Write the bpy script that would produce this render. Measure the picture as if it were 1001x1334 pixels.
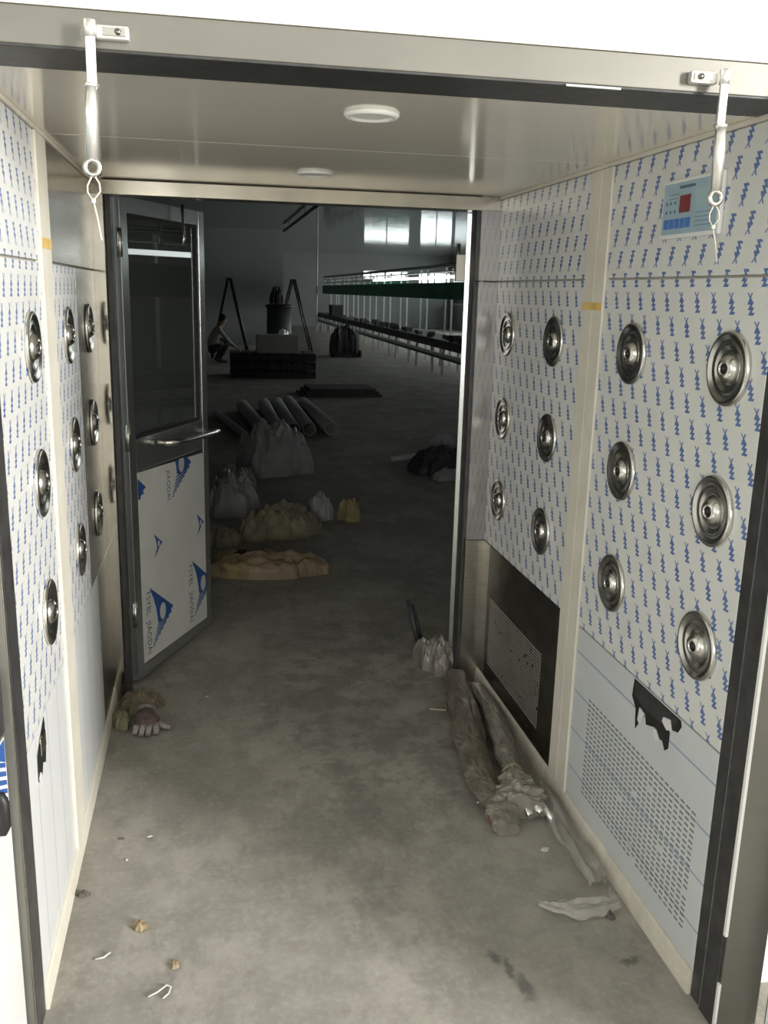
import bpy, bmesh, math, random
from mathutils import Vector, Matrix, noise
PI = math.pi
S = bpy.context.scene
for o in list(bpy.data.objects):
    bpy.data.objects.remove(o)
COL = S.collection

# ------------------------------------------------------------------ camera
f_px = 1178.343
cam_d = bpy.data.cameras.new('camera'); cam = bpy.data.objects.new('camera', cam_d); COL.objects.link(cam)
cam_d.sensor_fit = 'VERTICAL'; cam_d.sensor_height = 36.0; cam_d.lens = f_px * 36.0 / 1334.0
cam_d.clip_start = 0.02; cam_d.clip_end = 200
rx = Vector((0.9824346, -0.1849204, 0.0250337)); dn = Vector((-0.0196725, -0.2360381, -0.9715447)); fw = Vector((0.1855673, 0.9539866, -0.2355298))   # camera right, down and forward axes
cam.matrix_world = Matrix(((rx.x, -dn.x, -fw.x, 0), (rx.y, -dn.y, -fw.y, 0), (rx.z, -dn.z, -fw.z, 1.55), (0, 0, 0, 1)))
S.camera = cam

# ------------------------------------------------------------------ world, lights, exposure
W = bpy.data.worlds.new('world'); S.world = W; W.use_nodes = True
bg = W.node_tree.nodes['Background']; bg.inputs[0].default_value = (0.96, 0.99, 1.0, 1); bg.inputs[1].default_value = 4.0
S.view_settings.view_transform = 'Standard'; S.view_settings.look = 'None'
S.view_settings.gamma = 1.0; S.view_settings.exposure = 0.0; S.view_settings.use_curve_mapping = False
def area(name, loc, tgt, sx, sy, power, colr=(1, 1, 1)):
    l = bpy.data.lights.new(name, 'AREA'); l.shape = 'RECTANGLE'; l.size = sx; l.size_y = sy; l.energy = power; l.color = colr
    o = bpy.data.objects.new(name, l); COL.objects.link(o); o.location = loc
    o.rotation_euler = (Vector(tgt) - Vector(loc)).to_track_quat('-Z', 'Y').to_euler()
    return o
# daylight at windows out of the picture, the back one an added fill: each light lies flat in its window opening
area('window_right_offscreen', (5.28, -3.05, 2.4), (0, -3.05, 2.4), 1.15, 2.4, 1250, (1.0, 0.975, 0.93))
area('window_back_offscreen', (-1.7, -5.98, 1.75), (-1.7, 0, 1.75), 2.4, 1.3, 130, (1.0, 0.985, 0.95))  # added fill from behind the camera, brightens the control panel wall
area('hall_window_row_offscreen', (10.98, 27, 1.9), (0, 27, 1.9), 20, 1.4, 440, (0.97, 1.0, 0.96))

# ------------------------------------------------------------------ node helpers
class X:
    nt = None
    def __init__(s, v): s.v = v
    def m(op, *a):
        n = X.nt.nodes.new('ShaderNodeMath'); n.operation = op
        for i, q in enumerate(a):
            q = q.v if isinstance(q, X) else q
            if isinstance(q, (int, float)): n.inputs[i].default_value = q
            else: X.nt.links.new(q, n.inputs[i])
        return X(n.outputs[0])
    def __add__(s, o): return X.m('ADD', s, o)
    def __radd__(s, o): return X.m('ADD', s, o)
    def __sub__(s, o): return X.m('SUBTRACT', s, o)
    def __rsub__(s, o): return X.m('SUBTRACT', o, s)
    def __mul__(s, o): return X.m('MULTIPLY', s, o)
    def __rmul__(s, o): return X.m('MULTIPLY', s, o)
    def __truediv__(s, o): return X.m('DIVIDE', s, o)
    def __lt__(s, o): return X.m('LESS_THAN', s, o)
    def __gt__(s, o): return X.m('GREATER_THAN', s, o)
    def fl(s): return X.m('FLOOR', s)
    def ab(s): return X.m('ABSOLUTE', s)
    def fr(s): return X.m('FRACT', s)
    def mx(s, o): return X.m('MAXIMUM', s, o)
    def mn(s, o): return X.m('MINIMUM', s, o)
    def sq(s): return X.m('SQRT', s)
def smooth(x, a, b):
    n = X.nt.nodes.new('ShaderNodeMapRange'); n.interpolation_type = 'SMOOTHSTEP'
    X.nt.links.new(x.v, n.inputs[0]); n.inputs[1].default_value = a; n.inputs[2].default_value = b
    return X(n.outputs[0])
def pos():
    g = X.nt.nodes.new('ShaderNodeNewGeometry'); s = X.nt.nodes.new('ShaderNodeSeparateXYZ')
    X.nt.links.new(g.outputs['Position'], s.inputs[0])
    return [X(s.outputs[i]) for i in range(3)], g.outputs['Position']
def nz(scale, detail=4, rough=.55, stretch=None, local=False):
    t = X.nt.nodes.new('ShaderNodeTexNoise'); t.inputs['Scale'].default_value = scale
    t.inputs['Detail'].default_value = detail; t.inputs['Roughness'].default_value = rough
    tc = X.nt.nodes.new('ShaderNodeTexCoord'); g = X.nt.nodes.new('ShaderNodeNewGeometry')
    src = tc.outputs['Object'] if local else g.outputs['Position']
    if stretch:
        mp = X.nt.nodes.new('ShaderNodeMapping'); mp.inputs['Scale'].default_value = stretch
        X.nt.links.new(src, mp.inputs[0]); src = mp.outputs[0]
    X.nt.links.new(src, t.inputs['Vector'])
    return X(t.outputs['Fac'])
def mixc(fac, a, b):
    n = X.nt.nodes.new('ShaderNodeMix'); n.data_type = 'RGBA'
    if isinstance(fac, X): X.nt.links.new(fac.v, n.inputs[0])
    else: n.inputs[0].default_value = fac
    for q, i in ((a, 6), (b, 7)):
        if isinstance(q, tuple): n.inputs[i].default_value = q + (1,)
        else: X.nt.links.new(q, n.inputs[i])
    return n.outputs[2]
MAT = {}
def mat(name, col, rough=.5, metal=0., spec=.5, fn=None, bump=None, rvar=None, **kw):
    m = bpy.data.materials.new(name); m.use_nodes = True; nt = m.node_tree; X.nt = nt
    b = nt.nodes['Principled BSDF']
    b.inputs['Base Color'].default_value = col + (1,); b.inputs['Roughness'].default_value = rough
    b.inputs['Metallic'].default_value = metal; b.inputs['Specular IOR Level'].default_value = spec
    for k, v in kw.items(): b.inputs[k.replace('_', ' ')].default_value = v
    if fn:
        c = fn()
        nt.links.new(c, b.inputs['Base Color'])
    if rvar:
        nt.links.new((nz(*rvar[0]) * rvar[1] + (rough - rvar[1] / 2)).v, b.inputs['Roughness'])
    if bump:
        bn = nt.nodes.new('ShaderNodeBump'); bn.inputs['Strength'].default_value = bump[1]; bn.inputs['Distance'].default_value = bump[2]
        nt.links.new(nz(*bump[0]).v, bn.inputs['Height']); nt.links.new(bn.outputs[0], b.inputs['Normal'])
    MAT[name] = m
    return m
def vary(c, amt, scale, detail=4, stretch=None):
    def f():
        n = smooth(nz(scale, detail, .6, stretch), .3, .7)
        return mixc(n, tuple(x * (1 - amt) for x in c), tuple(min(1, x * (1 + amt)) for x in c))
    return f

# printed protective film: staggered rows of small blue stepped arrows (flat print)
BLUE = (0.035, 0.115, 0.36)
def film_print(z0, flip, base, extra=None, axis='y', stren=.75):
    def f():
        (x, y, z), p = pos()
        pu, pv = .0687, .0553
        v = (z - z0) / pv; r = v.fl()
        odd = (r * .5).fr() * 2.0
        u = (y if axis == 'y' else x * 3.2) / pu + odd * .5 + .13
        a = (u.fr() - .5) * pu                      # metres across the mark
        b = (v.fr() - .5) * pv                      # metres up the mark
        if flip: b = b * -1.0
        # three stacked slanted steps growing towards one end, and a small cross at the other
        t = (b + .022) / .0105
        tf = t.fr()
        left = a - (b * .30)
        lf = (t + .45).fr()
        step = (left < (.0016 + (1.0 - tf) * .0105)) * (left > (-.0020 - lf * .0100))
        inb = (b > -.022) * (b < .0095)
        tail1 = ((left - (b - .0120) * .75).ab() < .0024)
        tail2 = ((left + (b - .0120) * .75).ab() < .0024)
        inb2 = (b > .0015) * (b < .0222)
        mk = (step * inb).mx(tail1.mx(tail2) * inb2)
        n = smooth(nz(6.0, 4, .6), .3, .75)
        bc = mixc(n, tuple(q * .94 for q in base), base)
        if extra: bc = extra(bc, x, y, z)
        ink = nz(40, 2)
        return mixc(mk * (ink * .25 + stren), bc, BLUE)
    return f
FILM = (0.72, 0.725, 0.70)
mat('film_lower', FILM, .32, spec=.45, fn=film_print(1.546 - .0276 - 30 * .0553, False, FILM), bump=((9, 3, .5), .12, .004))
mat('film_upper', FILM, .30, spec=.5, fn=film_print(1.869 - .0276 - 30 * .0553, True, FILM), bump=((9, 3, .5), .12, .004))
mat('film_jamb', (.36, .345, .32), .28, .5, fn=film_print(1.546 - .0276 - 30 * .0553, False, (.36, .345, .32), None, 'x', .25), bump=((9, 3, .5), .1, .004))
def steel_part(bc, x, y, z):
    # where the film stops the sheet is bare
    return bc
def lines_film(horiz, base, offs, pitch, wid, linecol):
    def f():
        (x, y, z), p = pos()
        q = z if horiz else y
        t = (((q - offs) / pitch + .5).fr() - .5) * pitch
        l = 1.0 - smooth(t.ab(), wid * .4, wid)
        n = smooth(nz(5.0, 4, .6), .3, .75)
        return mixc(l * .75, mixc(n, tuple(c * .93 for c in base), base), linecol)
    return f
mat('film_plain_right', (.62, .66, .68), .3, fn=lines_film(True, (.62, .65, .66), .161, .1235, .0035, (.17, .27, .42)), bump=((7, 3, .5), .15, .004))
mat('film_plain_left', (.72, .73, .73), .3, fn=lines_film(False, (.72, .735, .74), 1.871, .139, .006, (.45, .49, .55)), bump=((7, 3, .5), .15, .004))
ST = (.56, .54, .49)
mat('steel', ST, .24, 1.0, fn=vary(ST, .10, 9, 3, (1, 1, 12)), bump=((14, 3, .5, (1, 1, .15)), .05, .004), rvar=((60, 2, .5, (1, 1, .05)), .10))
mat('steel_polished', (.58, .56, .52), .09, 1.0, fn=vary((.58, .56, .52), .08, 6, 4), bump=((6, 3, .5), .05, .006), rvar=((8, 4, .6), .10))
mat('steel_chrome', (.70, .69, .65), .20, 1.0, bump=((30, 2, .5, None, True), .10, .002))
mat('steel_bright', (.86, .85, .82), .38, .85)
mat('steel_lintel', (.36, .335, .28), .22, .85, fn=vary((.36, .335, .28), .15, 3, 3, (1, 1, .3)), rvar=((6, 3, .5), .12))
mat('steel_satin', (.52, .54, .53), .22, .85, rvar=((10, 4, .6), .10))
mat('steel_dark', (.20, .19, .175), .30, 1.0, fn=vary((.20, .19, .175), .2, 12, 4), rvar=((10, 4, .6), .15))
mat('steel_ceiling', (.88, .83, .73), .13, .32, fn=vary((.90, .85, .75), .03, 1.5, 2), bump=((1.6, 2, .5), .04, .02))
mat('dark_reveal', (.055, .055, .055), .42, .3, fn=vary((.055, .055, .055), .25, 20, 4))
mat('rubber', (.02, .02, .02), .6)
mat('black', (.012, .012, .012), .5)
mat('cream', (.70, .665, .575), .45, fn=vary((.70, .665, .575), .05, 8, 4))
mat('cream_dusty', (.66, .62, .53), .6, fn=vary((.66, .62, .53), .12, 10, 5))
mat('white_wall', (.86, .85, .80), .55, fn=vary((.86, .85, .80), .02, 2, 2))
mat('wall_ante', (.38, .38, .36), .7, fn=vary((.38, .38, .36), .05, 2, 2))  # unseen anteroom surfaces, greyed to keep their bounced light low
mat('beam_steel', (.175, .170, .150), .42, .45, fn=vary((.175, .170, .150), .07, 7, 4, (.3, 1, 1)), rvar=((9, 4, .6), .12))
mat('white_plastic', (.78, .78, .76), .35)
mat('white_film', (.70, .71, .71), .3, fn=vary((.70, .71, .71), .05, 6, 4), bump=((8, 3, .5), .2, .004))
mat('door_film', (.74, .745, .72), .32, fn=vary((.74, .745, .72), .05, 5, 4), bump=((6, 3, .5), .25, .006))
mat('print_blue', (.03, .10, .33), .4)
mat('print_navy', (.045, .075, .17), .4)
mat('print_white', (.62, .63, .64), .4)
mat('tape_yellow', (.72, .47, .12), .5, fn=vary((.72, .50, .16), .12, 30, 3))
mat('tie_plastic', (.82, .79, .68), .4)
mat('slot_dark', (.16, .165, .165), .6)
mat('slot_light', (.55, .53, .48), .4, .5)
mat('panel_blue', (.33, .46, .53), .35, fn=vary((.33, .46, .53), .04, 20, 2))
mat('panel_teal', (.36, .50, .53), .35)
mat('display_red', (.20, .022, .028), .25)
mat('button_blue', (.07, .19, .50), .4)
mat('ink', (.10, .14, .20), .5)
mat('green_band', (.035, .20, .10), .6, fn=vary((.035, .20, .10), .12, 1.5, 3))
mat('wall_hall', (.25, .268, .265), .5, fn=vary((.25, .268, .265), .06, .5, 3))
mat('hall_ceiling', (.40, .43, .43), .06, .75, bump=((2.0, 4, .6, (.15, 3.0, 1)), .10, .02))
mat('paint_light', (.62, .66, .66), .4)
mat('aluminium', (.62, .63, .62), .35, .8)
mat('bench_dark', (.05, .055, .055), .5, fn=vary((.05, .055, .055), .2, 6))
mat('dark_goods', (.035, .036, .036), .6, fn=vary((.035, .036, .036), .25, 10))
mat('ladder', (.045, .045, .045), .5, .3)
mat('board', (.07, .068, .062), .7, fn=vary((.07, .068, .062), .2, 5))
mat('tube_grey', (.36, .365, .35), .5, fn=vary((.36, .365, .35), .12, 8))
mat('carton_white', (.42, .42, .40), .6, fn=vary((.42, .42, .40), .06, 6))
mat('sheet_grey', (.30, .31, .30), .4, fn=vary((.30, .31, .30), .15, 9))
mat('sack_olive', (.21, .19, .12), .6, fn=vary((.21, .19, .12), .25, 9))
mat('sack_orange', (.33, .22, .12), .55, fn=vary((.27, .20, .125), .28, 7))
mat('sack_yellow', (.30, .24, .11), .6, fn=vary((.30, .24, .11), .2, 12))
mat('rag', (.16, .135, .09), .85, fn=vary((.16, .135, .09), .3, 30, 5))
mat('glove_knit', (.24, .225, .215), .9, fn=vary((.30, .28, .27), .2, 60, 3))
mat('glove_palm', (.12, .085, .08), .8, fn=vary((.12, .085, .08), .25, 60, 3))
mat('debris_tan', (.27, .215, .13), .8, fn=vary((.27, .215, .13), .3, 80))
mat('debris_dark', (.09, .08, .07), .8)
mat('debris_white', (.60, .58, .52), .5)
mat('skin', (.35, .22, .16), .5)
mat('shirt', (.34, .33, .31), .8)
mat('trousers', (.03, .03, .035), .8)
mat('hair', (.015, .013, .012), .6)
mat('wrap_film', (.22, .205, .175), .28, fn=vary((.22, .205, .175), .22, 16, 5), bump=((45, 4, .6), .5, .006))
mat('wrap_brown', (.165, .145, .115), .32, fn=vary((.165, .145, .115), .25, 14, 5), bump=((45, 4, .6), .5, .006))
mat('string', (.42, .38, .28), .8)
mat('profile_red', (.17, .045, .04), .5)
def emit(name, col, st):
    m = mat(name, (.8, .8, .8)); b = m.node_tree.nodes['Principled BSDF']
    b.inputs['Emission Color'].default_value = col + (1,); b.inputs['Emission Strength'].default_value = st
emit('tube_lamp', (.93, 1, .99), 4.0)
def trans(name, col, rough, a, spec=.5, bump=None):
    """thin see-through sheet: part transparent, part coated surface"""
    m = mat(name, col, rough, 0, spec, bump=bump); nt = m.node_tree
    out = nt.nodes['Material Output']; t = nt.nodes.new('ShaderNodeBsdfTransparent'); mx = nt.nodes.new('ShaderNodeMixShader')
    mx.inputs[0].default_value = a
    nt.links.new(t.outputs[0], mx.inputs[1]); nt.links.new(nt.nodes['Principled BSDF'].outputs[0], mx.inputs[2]); nt.links.new(mx.outputs[0], out.inputs[0])
    return m
trans('loose_film', (.50, .48, .44), .25, .55, bump=((40, 4, .6), .6, .006))
def glassmat(name, tint, body=.0, col=(.1, .12, .12)):
    m = bpy.data.materials.new(name); m.use_nodes = True; nt = m.node_tree
    out = nt.nodes['Material Output']; nt.nodes.remove(nt.nodes['Principled BSDF'])
    t = nt.nodes.new('ShaderNodeBsdfTransparent'); t.inputs[0].default_value = tint + (1,)
    g = nt.nodes.new('ShaderNodeBsdfGlossy'); g.inputs['Roughness'].default_value = .015
    fr = nt.nodes.new('ShaderNodeFresnel'); fr.inputs[0].default_value = 1.52
    ma = nt.nodes.new('ShaderNodeMath'); ma.operation = 'MULTIPLY_ADD'; ma.inputs[1].default_value = 1.7; ma.inputs[2].default_value = .02
    mx = nt.nodes.new('ShaderNodeMixShader'); nt.links.new(fr.outputs[0], ma.inputs[0]); nt.links.new(ma.outputs[0], mx.inputs[0])
    base = t.outputs[0]
    if body:
        d = nt.nodes.new('ShaderNodeBsdfDiffuse'); d.inputs[0].default_value = col + (1,)
        m2 = nt.nodes.new('ShaderNodeMixShader'); m2.inputs[0].default_value = body
        nt.links.new(base, m2.inputs[1]); nt.links.new(d.outputs[0], m2.inputs[2]); base = m2.outputs[0]
    nt.links.new(base, mx.inputs[1]); nt.links.new(g.outputs[0], mx.inputs[2]); nt.links.new(mx.outputs[0], out.inputs[0])
    MAT[name] = m
glassmat('glass', (.80, .87, .85), .20, (.42, .47, .46))
glassmat('window_glass', (.93, .97, .96))
def concrete():
    (x, y, z), p = pos()
    n1 = smooth(nz(1.6, 6, .6), .3, .7); n2 = smooth(nz(11, 5, .6), .35, .7); n3 = nz(55, 3, .6)
    c = mixc(n1, (.245, .233, .204), (.345, .330, .293))
    c = mixc(n2 * .5, c, (.195, .187, .166))
    sw = smooth(nz(3.4, 8, .72, (1, .6, 1)), .48, .58)
    c = mixc(sw * .45, c, (.42, .40, .355))
    c = mixc(smooth(n3, .45, .75) * .25, c, (.48, .46, .42))
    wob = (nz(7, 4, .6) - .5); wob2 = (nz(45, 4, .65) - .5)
    # trodden-in dirt plus painted-in shade along the middle of the passage
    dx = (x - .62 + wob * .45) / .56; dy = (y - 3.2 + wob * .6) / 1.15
    dirt_shade = 1.0 - smooth((dx * dx + dy * dy).sq() + wob2 * .25, .62, 1.02)
    c = mixc(dirt_shade * smooth(nz(6, 6, .7), .46, .56) * .5, c, (.15, .145, .13))
    # small oily stains
    st = None
    for sx, sy, rx_, ry_ in ((.683, 1.672, .022, .05), (.646, 1.778, .018, .03), (.665, 1.73, .012, .05), (.97, 1.72, .03, .014)):
        ax = (x - sx + wob * .05 + wob2 * .035) / rx_; ay = (y - sy + wob * .06 + wob2 * .07) / ry_
        q = 1.0 - smooth((ax * ax + ay * ay).sq(), .3, 1.3)
        st = q if st is None else st.mx(q)
    c = mixc(st * .62, c, (.055, .055, .055))
    return c
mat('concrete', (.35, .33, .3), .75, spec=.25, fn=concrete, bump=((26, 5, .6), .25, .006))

# ------------------------------------------------------------------ mesh helpers
class MB:
    def __init__(s): s.b = bmesh.new()
    def box(s, x0, x1, y0, y1, z0, z1, bev=0):
        x0, x1 = min(x0, x1), max(x0, x1); y0, y1 = min(y0, y1), max(y0, y1); z0, z1 = min(z0, z1), max(z0, z1)
        t = bmesh.new()
        v = [t.verts.new((a, b, c)) for a in (x0, x1) for b in (y0, y1) for c in (z0, z1)]
        for q in ((0, 1, 3, 2), (4, 6, 7, 5), (0, 4, 5, 1), (2, 3, 7, 6), (0, 2, 6, 4), (1, 5, 7, 3)): t.faces.new([v[i] for i in q])
        if bev: bmesh.ops.bevel(t, geom=t.edges[:], offset=bev, segments=2, affect='EDGES', profile=.5)
        s.add(t); return s
    def add(s, t, M_=None):
        if M_ is not None: t.transform(M_)
        mp = {}
        for v in t.verts: mp[v] = s.b.verts.new(v.co)
        for f in t.faces:
            try: nf = s.b.faces.new([mp[v] for v in f.verts]); nf.smooth = f.smooth
            except ValueError: pass
        t.free()
    def tube(s, pts, r, n=10, cap=True, smooth=True):
        pts = [Vector(p) for p in pts]; rs = r if isinstance(r, (list, tuple)) else [r] * len(pts)
        t = bmesh.new(); rings = []
        up = None
        for i, p in enumerate(pts):
            d = (pts[min(i + 1, len(pts) - 1)] - pts[max(i - 1, 0)]).normalized()
            if up is None: up = Vector((0, 0, 1)) if abs(d.z) < .9 else Vector((1, 0, 0))
            a = d.cross(up).normalized(); up2 = a.cross(d).normalized(); up = up2
            rings.append([t.verts.new(p + (a * math.cos(2 * PI * k / n) + up2 * math.sin(2 * PI * k / n)) * rs[i]) for k in range(n)])
        for a, b in zip(rings, rings[1:]):
            for k in range(n):
                f = t.faces.new((a[k], a[(k + 1) % n], b[(k + 1) % n], b[k])); f.smooth = smooth
        if cap: t.faces.new(rings[0][::-1]); t.faces.new(rings[-1])
        s.add(t); return s
    def lathe(s, prof, n=36, M_=None):
        t = bmesh.new(); rings = []
        for r, h in prof:
            rings.append([t.verts.new((r * math.cos(2 * PI * k / n), r * math.sin(2 * PI * k / n), h)) for k in range(n)] if r > 1e-6 else [t.verts.new((0, 0, h))])
        for a, b in zip(rings, rings[1:]):
            for k in range(n):
                k2 = (k + 1) % n
                if len(a) == 1 and len(b) == 1: continue
                if len(a) == 1: f = t.faces.new((a[0], b[k], b[k2]))
                elif len(b) == 1: f = t.faces.new((a[k], a[k2], b[0]))
                else: f = t.faces.new((a[k], a[k2], b[k2], b[k]))
                f.smooth = True
        s.add(t, M_); return s
    def prism(s, poly, fn, t0, t1):
        """poly of 2D points, fn(u, v, t) -> 3D, extruded between t0 and t1"""
        t = bmesh.new()
        a = [t.verts.new(fn(u, v, t0)) for u, v in poly]; b = [t.verts.new(fn(u, v, t1)) for u, v in poly]
        t.faces.new(a[::-1]); t.faces.new(b)
        for i in range(len(a)):
            j = (i + 1) % len(a); t.faces.new((a[i], a[j], b[j], b[i]))
        s.add(t); return s
    def build(s, name, m, parent=None, loc=None, recalc=True, **tags):
        if recalc: bmesh.ops.recalc_face_normals(s.b, faces=s.b.faces[:])
        me = bpy.data.meshes.new(name); s.b.to_mesh(me); s.b.free()
        ms = m if isinstance(m, (list, tuple)) else [m]
        for q in ms: me.materials.append(MAT[q])
        o = bpy.data.objects.new(name, me); COL.objects.link(o)
        if loc is not None: o.location = loc
        if parent is not None: o.parent = parent
        for k, v in tags.items(): o[k] = v
        return o
def thing(name, label, cat, loc=(0, 0, 0), rz=0, group=None, kind=None):
    o = bpy.data.objects.new(name, None); COL.objects.link(o); o.location = loc; o.rotation_euler = (0, 0, rz)
    o.empty_display_size = .05
    o['label'] = label; o['category'] = cat
    if group: o['group'] = group
    if kind: o['kind'] = kind
    return o
def struct(o, label, cat): o['kind'] = 'structure'; o['label'] = label; o['category'] = cat; return o
def dup(o, parent=None):
    c = o.copy(); COL.objects.link(c); c.parent = parent
    for ch in [q for q in bpy.data.objects if q.parent == o]: dup(ch, c)
    return c
def box(name, m, a, parent=None, bev=0, **t): return MB().box(*a, bev=bev).build(name, m, parent, **t)

XL, XR, ZC = -.384, 1.056, 1.90
YB = 3.33      # plane of the inner door frame

# ------------------------------------------------------------------ big structure
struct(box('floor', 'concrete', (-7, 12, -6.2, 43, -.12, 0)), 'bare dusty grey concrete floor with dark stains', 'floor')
# anteroom shell
fw_ = thing('wall_front', 'white painted wall around and above the steel entrance frame', 'wall', (0, 1.6, 0), kind='structure')
for a in ((-3.5, 5.4, 1.588, 1.66, 1.957, 4.4), (-3.5, -.47, 1.70, 1.76, 0, 1.957), (1.24, 5.4, 1.60, 1.66, 0, 1.957)):
    o = box('wall_panel', 'white_wall', a, fw_); o.location = (0, -1.6, 0)
struct(box('wall_left', 'wall_ante', (-3.6, -3.5, -6, 1.66, 0, 4.4)), 'white side wall of the anteroom behind the camera', 'wall')
aw = MB(); aw.box(5.3, 5.4, -6, -4.3, 0, 4.4); aw.box(5.3, 5.4, -1.7, 1.66, 0, 4.4); aw.box(5.3, 5.4, -4.3, -1.7, 0, 1.1); aw.box(5.3, 5.4, -4.3, -1.7, 4.25, 4.4)
struct(aw.build('wall_right', 'wall_ante'), 'white anteroom wall with a tall window behind the camera', 'wall')
aw = MB(); aw.box(-3.5, 5.4, -6.1, -6, 0, 1.05); aw.box(-3.5, 5.4, -6.1, -6, 2.45, 4.4); aw.box(-3.5, -3.0, -6.1, -6, 1.05, 2.45); aw.box(-.4, 5.4, -6.1, -6, 1.05, 2.45)
struct(aw.build('wall_back', 'wall_ante'), 'white anteroom wall with a wide low window behind the camera', 'wall')
struct(box('ceiling', 'wall_ante', (-3.6, 5.4, -6.1, 1.66, 4.4, 4.5)), 'white ceiling of the anteroom behind the camera', 'ceiling')
# hall shell
HC = 3.2
hw = MB(); hw.box(-6, XL - .06, 3.43, 3.52, 0, HC); hw.box(XR + .13, 11, 3.43, 3.52, 0, HC); hw.box(XL - .06, XR + .13, 3.43, 3.52, 1.875, HC)
struct(hw.build('wall_hall_near', 'wall_hall'), 'grey wall of the hall around the far doorway', 'wall')
struct(box('wall_hall_left', 'wall_hall', (-6.1, -6, 3.43, 42, 0, HC)), 'grey far side wall of the hall', 'wall')
hb = thing('wall_hall_back', 'grey end wall of the dark hall with bright windows at one end', 'wall', (0, 42, 0), kind='structure')
for a in ((-6, 6.9, 41.9, 42, 0, HC), (6.9, 11, 41.9, 42, 0, 1.55), (6.9, 11, 41.9, 42, 2.52, HC), (9.0, 9.5, 41.9, 42, 1.55, 2.52), (6.9, 9.0, 41.9, 42, 1.55, 2.12)):
    o = box('wall_panel', 'wall_hall', a, hb); o.location = (0, -42, 0)
for a in ((7.3, 8.9), ):
    o = box('green_blind', 'green_band', (a[0], a[1], 41.8, 41.88, 1.62, 2.1), hb); o.location = (0, -42, 0)
hr = MB(); hr.box(11, 11.1, 3.43, 42, 0, 1.1); hr.box(11, 11.1, 3.43, 42, 2.7, HC); hr.box(11, 11.1, 3.43, 16, 1.1, 2.7)
for k in range(9): hr.box(11, 11.1, 16 + k * 3.22, 16.25 + k * 3.22, 1.1, 2.7)
struct(hr.build('wall_hall_right', 'wall_hall'), 'hall side wall with a long row of windows beyond the benches', 'wall')
struct(box('ceiling', 'hall_ceiling', (-6.1, 11.1, 3.43, 42, HC, HC + .1)), 'glossy grey ceiling panels of the hall reflecting the windows', 'ceiling')
struct(box('wall_partition', 'wall_hall', (-6, 2.1, 26.8, 27, 0, HC)), 'grey partition wall standing across the hall', 'wall')
# windows
def window(n, x0, x1, y0, y1, z0, z1, label, bars):
    w = thing('window_%d' % n, label, 'window', ((x0 + x1) / 2, (y0 + y1) / 2, z0), kind='structure')
    cx, cy = (x0 + x1) / 2, (y0 + y1) / 2
    alongx = (x1 - x0) > (y1 - y0)
    L = (x1 - x0) if alongx else (y1 - y0); h = z1 - z0
    def bx(u0, u1, t, a, b): return (u0, u1, -t, t, a, b) if alongx else (-t, t, u0, u1, a, b)
    box('pane', 'window_glass', bx(-L / 2, L / 2, .004, 0, h), w)
    for k in range(bars + 1):
        u = -L / 2 + L * k / bars
        box('mullion', 'aluminium', bx(max(-L / 2, u - .03), min(L / 2, u + .03), .03, 0, h), w)
    for a, b in ((0, .05), (h - .05, h)): box('window_rail', 'aluminium', bx(-L / 2, L / 2, .03, a, b), w)
window(1, 5.3, 5.4, -4.3, -1.7, 1.1, 4.25, 'tall bright window of the anteroom behind the camera', 2)
window(2, -3.0, -.4, -6.1, -6, 1.05, 2.45, 'wide low window of the anteroom behind the camera', 4)  # unseen window added to go with the back fill light
window(3, 6.9, 9.0, 41.9, 42, 2.12, 2.52, 'narrow bright strip window high in the end wall', 2)
window(4, 9.5, 11, 41.9, 42, 1.55, 2.52, 'tall bright window beside the strip window in the end wall', 2)
window(5, 11, 11.1, 16.25, 42, 1.1, 2.7, 'long bright window row in the hall side wall', 8)

# ------------------------------------------------------------------ air shower walls
def side(sx):
    """sx=+1: the wall with the control panel; sx=-1: the wall opposite"""
    x = XR if sx > 0 else XL
    R = lambda y0, y1, z0, z1, d=0., t=.012: (x - sx * d, x + sx * t, y0, y1, z0, z1)
    return R
# wall with the control panel
R = side(1)
wr = thing('wall_right', 'air shower wall of film-covered steel panels with the blue control panel', 'wall', (XR, 2.4, 0), kind='structure')
def onwall(o, w): o.location = tuple(-c for c in w.location); return o
def wp(name, m, a, w, bev=.002, **t): return onwall(box(name, m, a, w, bev, **t), w)
wp('core', 'cream', (XR + .014, XR + .09, 1.60, 3.40, 0, 1.95), wr, 0)
p1 = wp('film_panel', 'film_upper', R(1.594, 2.366, 1.603, 1.888), wr)
p2 = wp('film_panel', 'film_lower', R(1.594, 2.366, .610, 1.598), wr)
p3 = wp('film_panel', 'film_plain_right', R(1.594, 2.366, .062, .606), wr)
p4 = wp('film_panel', 'film_upper', R(2.506, YB, 1.603, 1.888), wr)
p5 = wp('film_panel', 'film_lower', R(2.506, YB, .608, 1.598), wr)
p6 = wp('steel_panel', 'steel_dark', R(2.506, 3.255, .062, .604), wr)
p7 = wp('steel_panel', 'steel', R(3.258, YB, .062, .604), wr)
wp('cream_post', 'cream', R(2.368, 2.433, .0, 1.888, .006), wr)
wp('cream_post', 'cream', R(2.437, 2.504, .0, 1.888, .005), wr)
wp('cornice_strip', 'cream', R(1.594, YB, 1.889, 1.90, .006), wr)
wp('tape', 'tape_yellow', R(2.372, 2.500, 1.518, 1.538, .0072, -.0055), wr, 0)
# cove skirting
def cove(w, x, sx, y0, y1, m):
    b = MB(); prof = [(0, 0), (.011, 0), (.0115, .014), (.010, .034), (.008, .052), (.005, .061), (0, .062)]
    b.prism(prof, lambda u, v, t: (x - sx * u, t, v), y0, y1)
    return onwall(b.build('skirting', m, w), w)
cove(wr, XR + .002, 1, 1.594, YB, 'cream_dusty')
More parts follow.
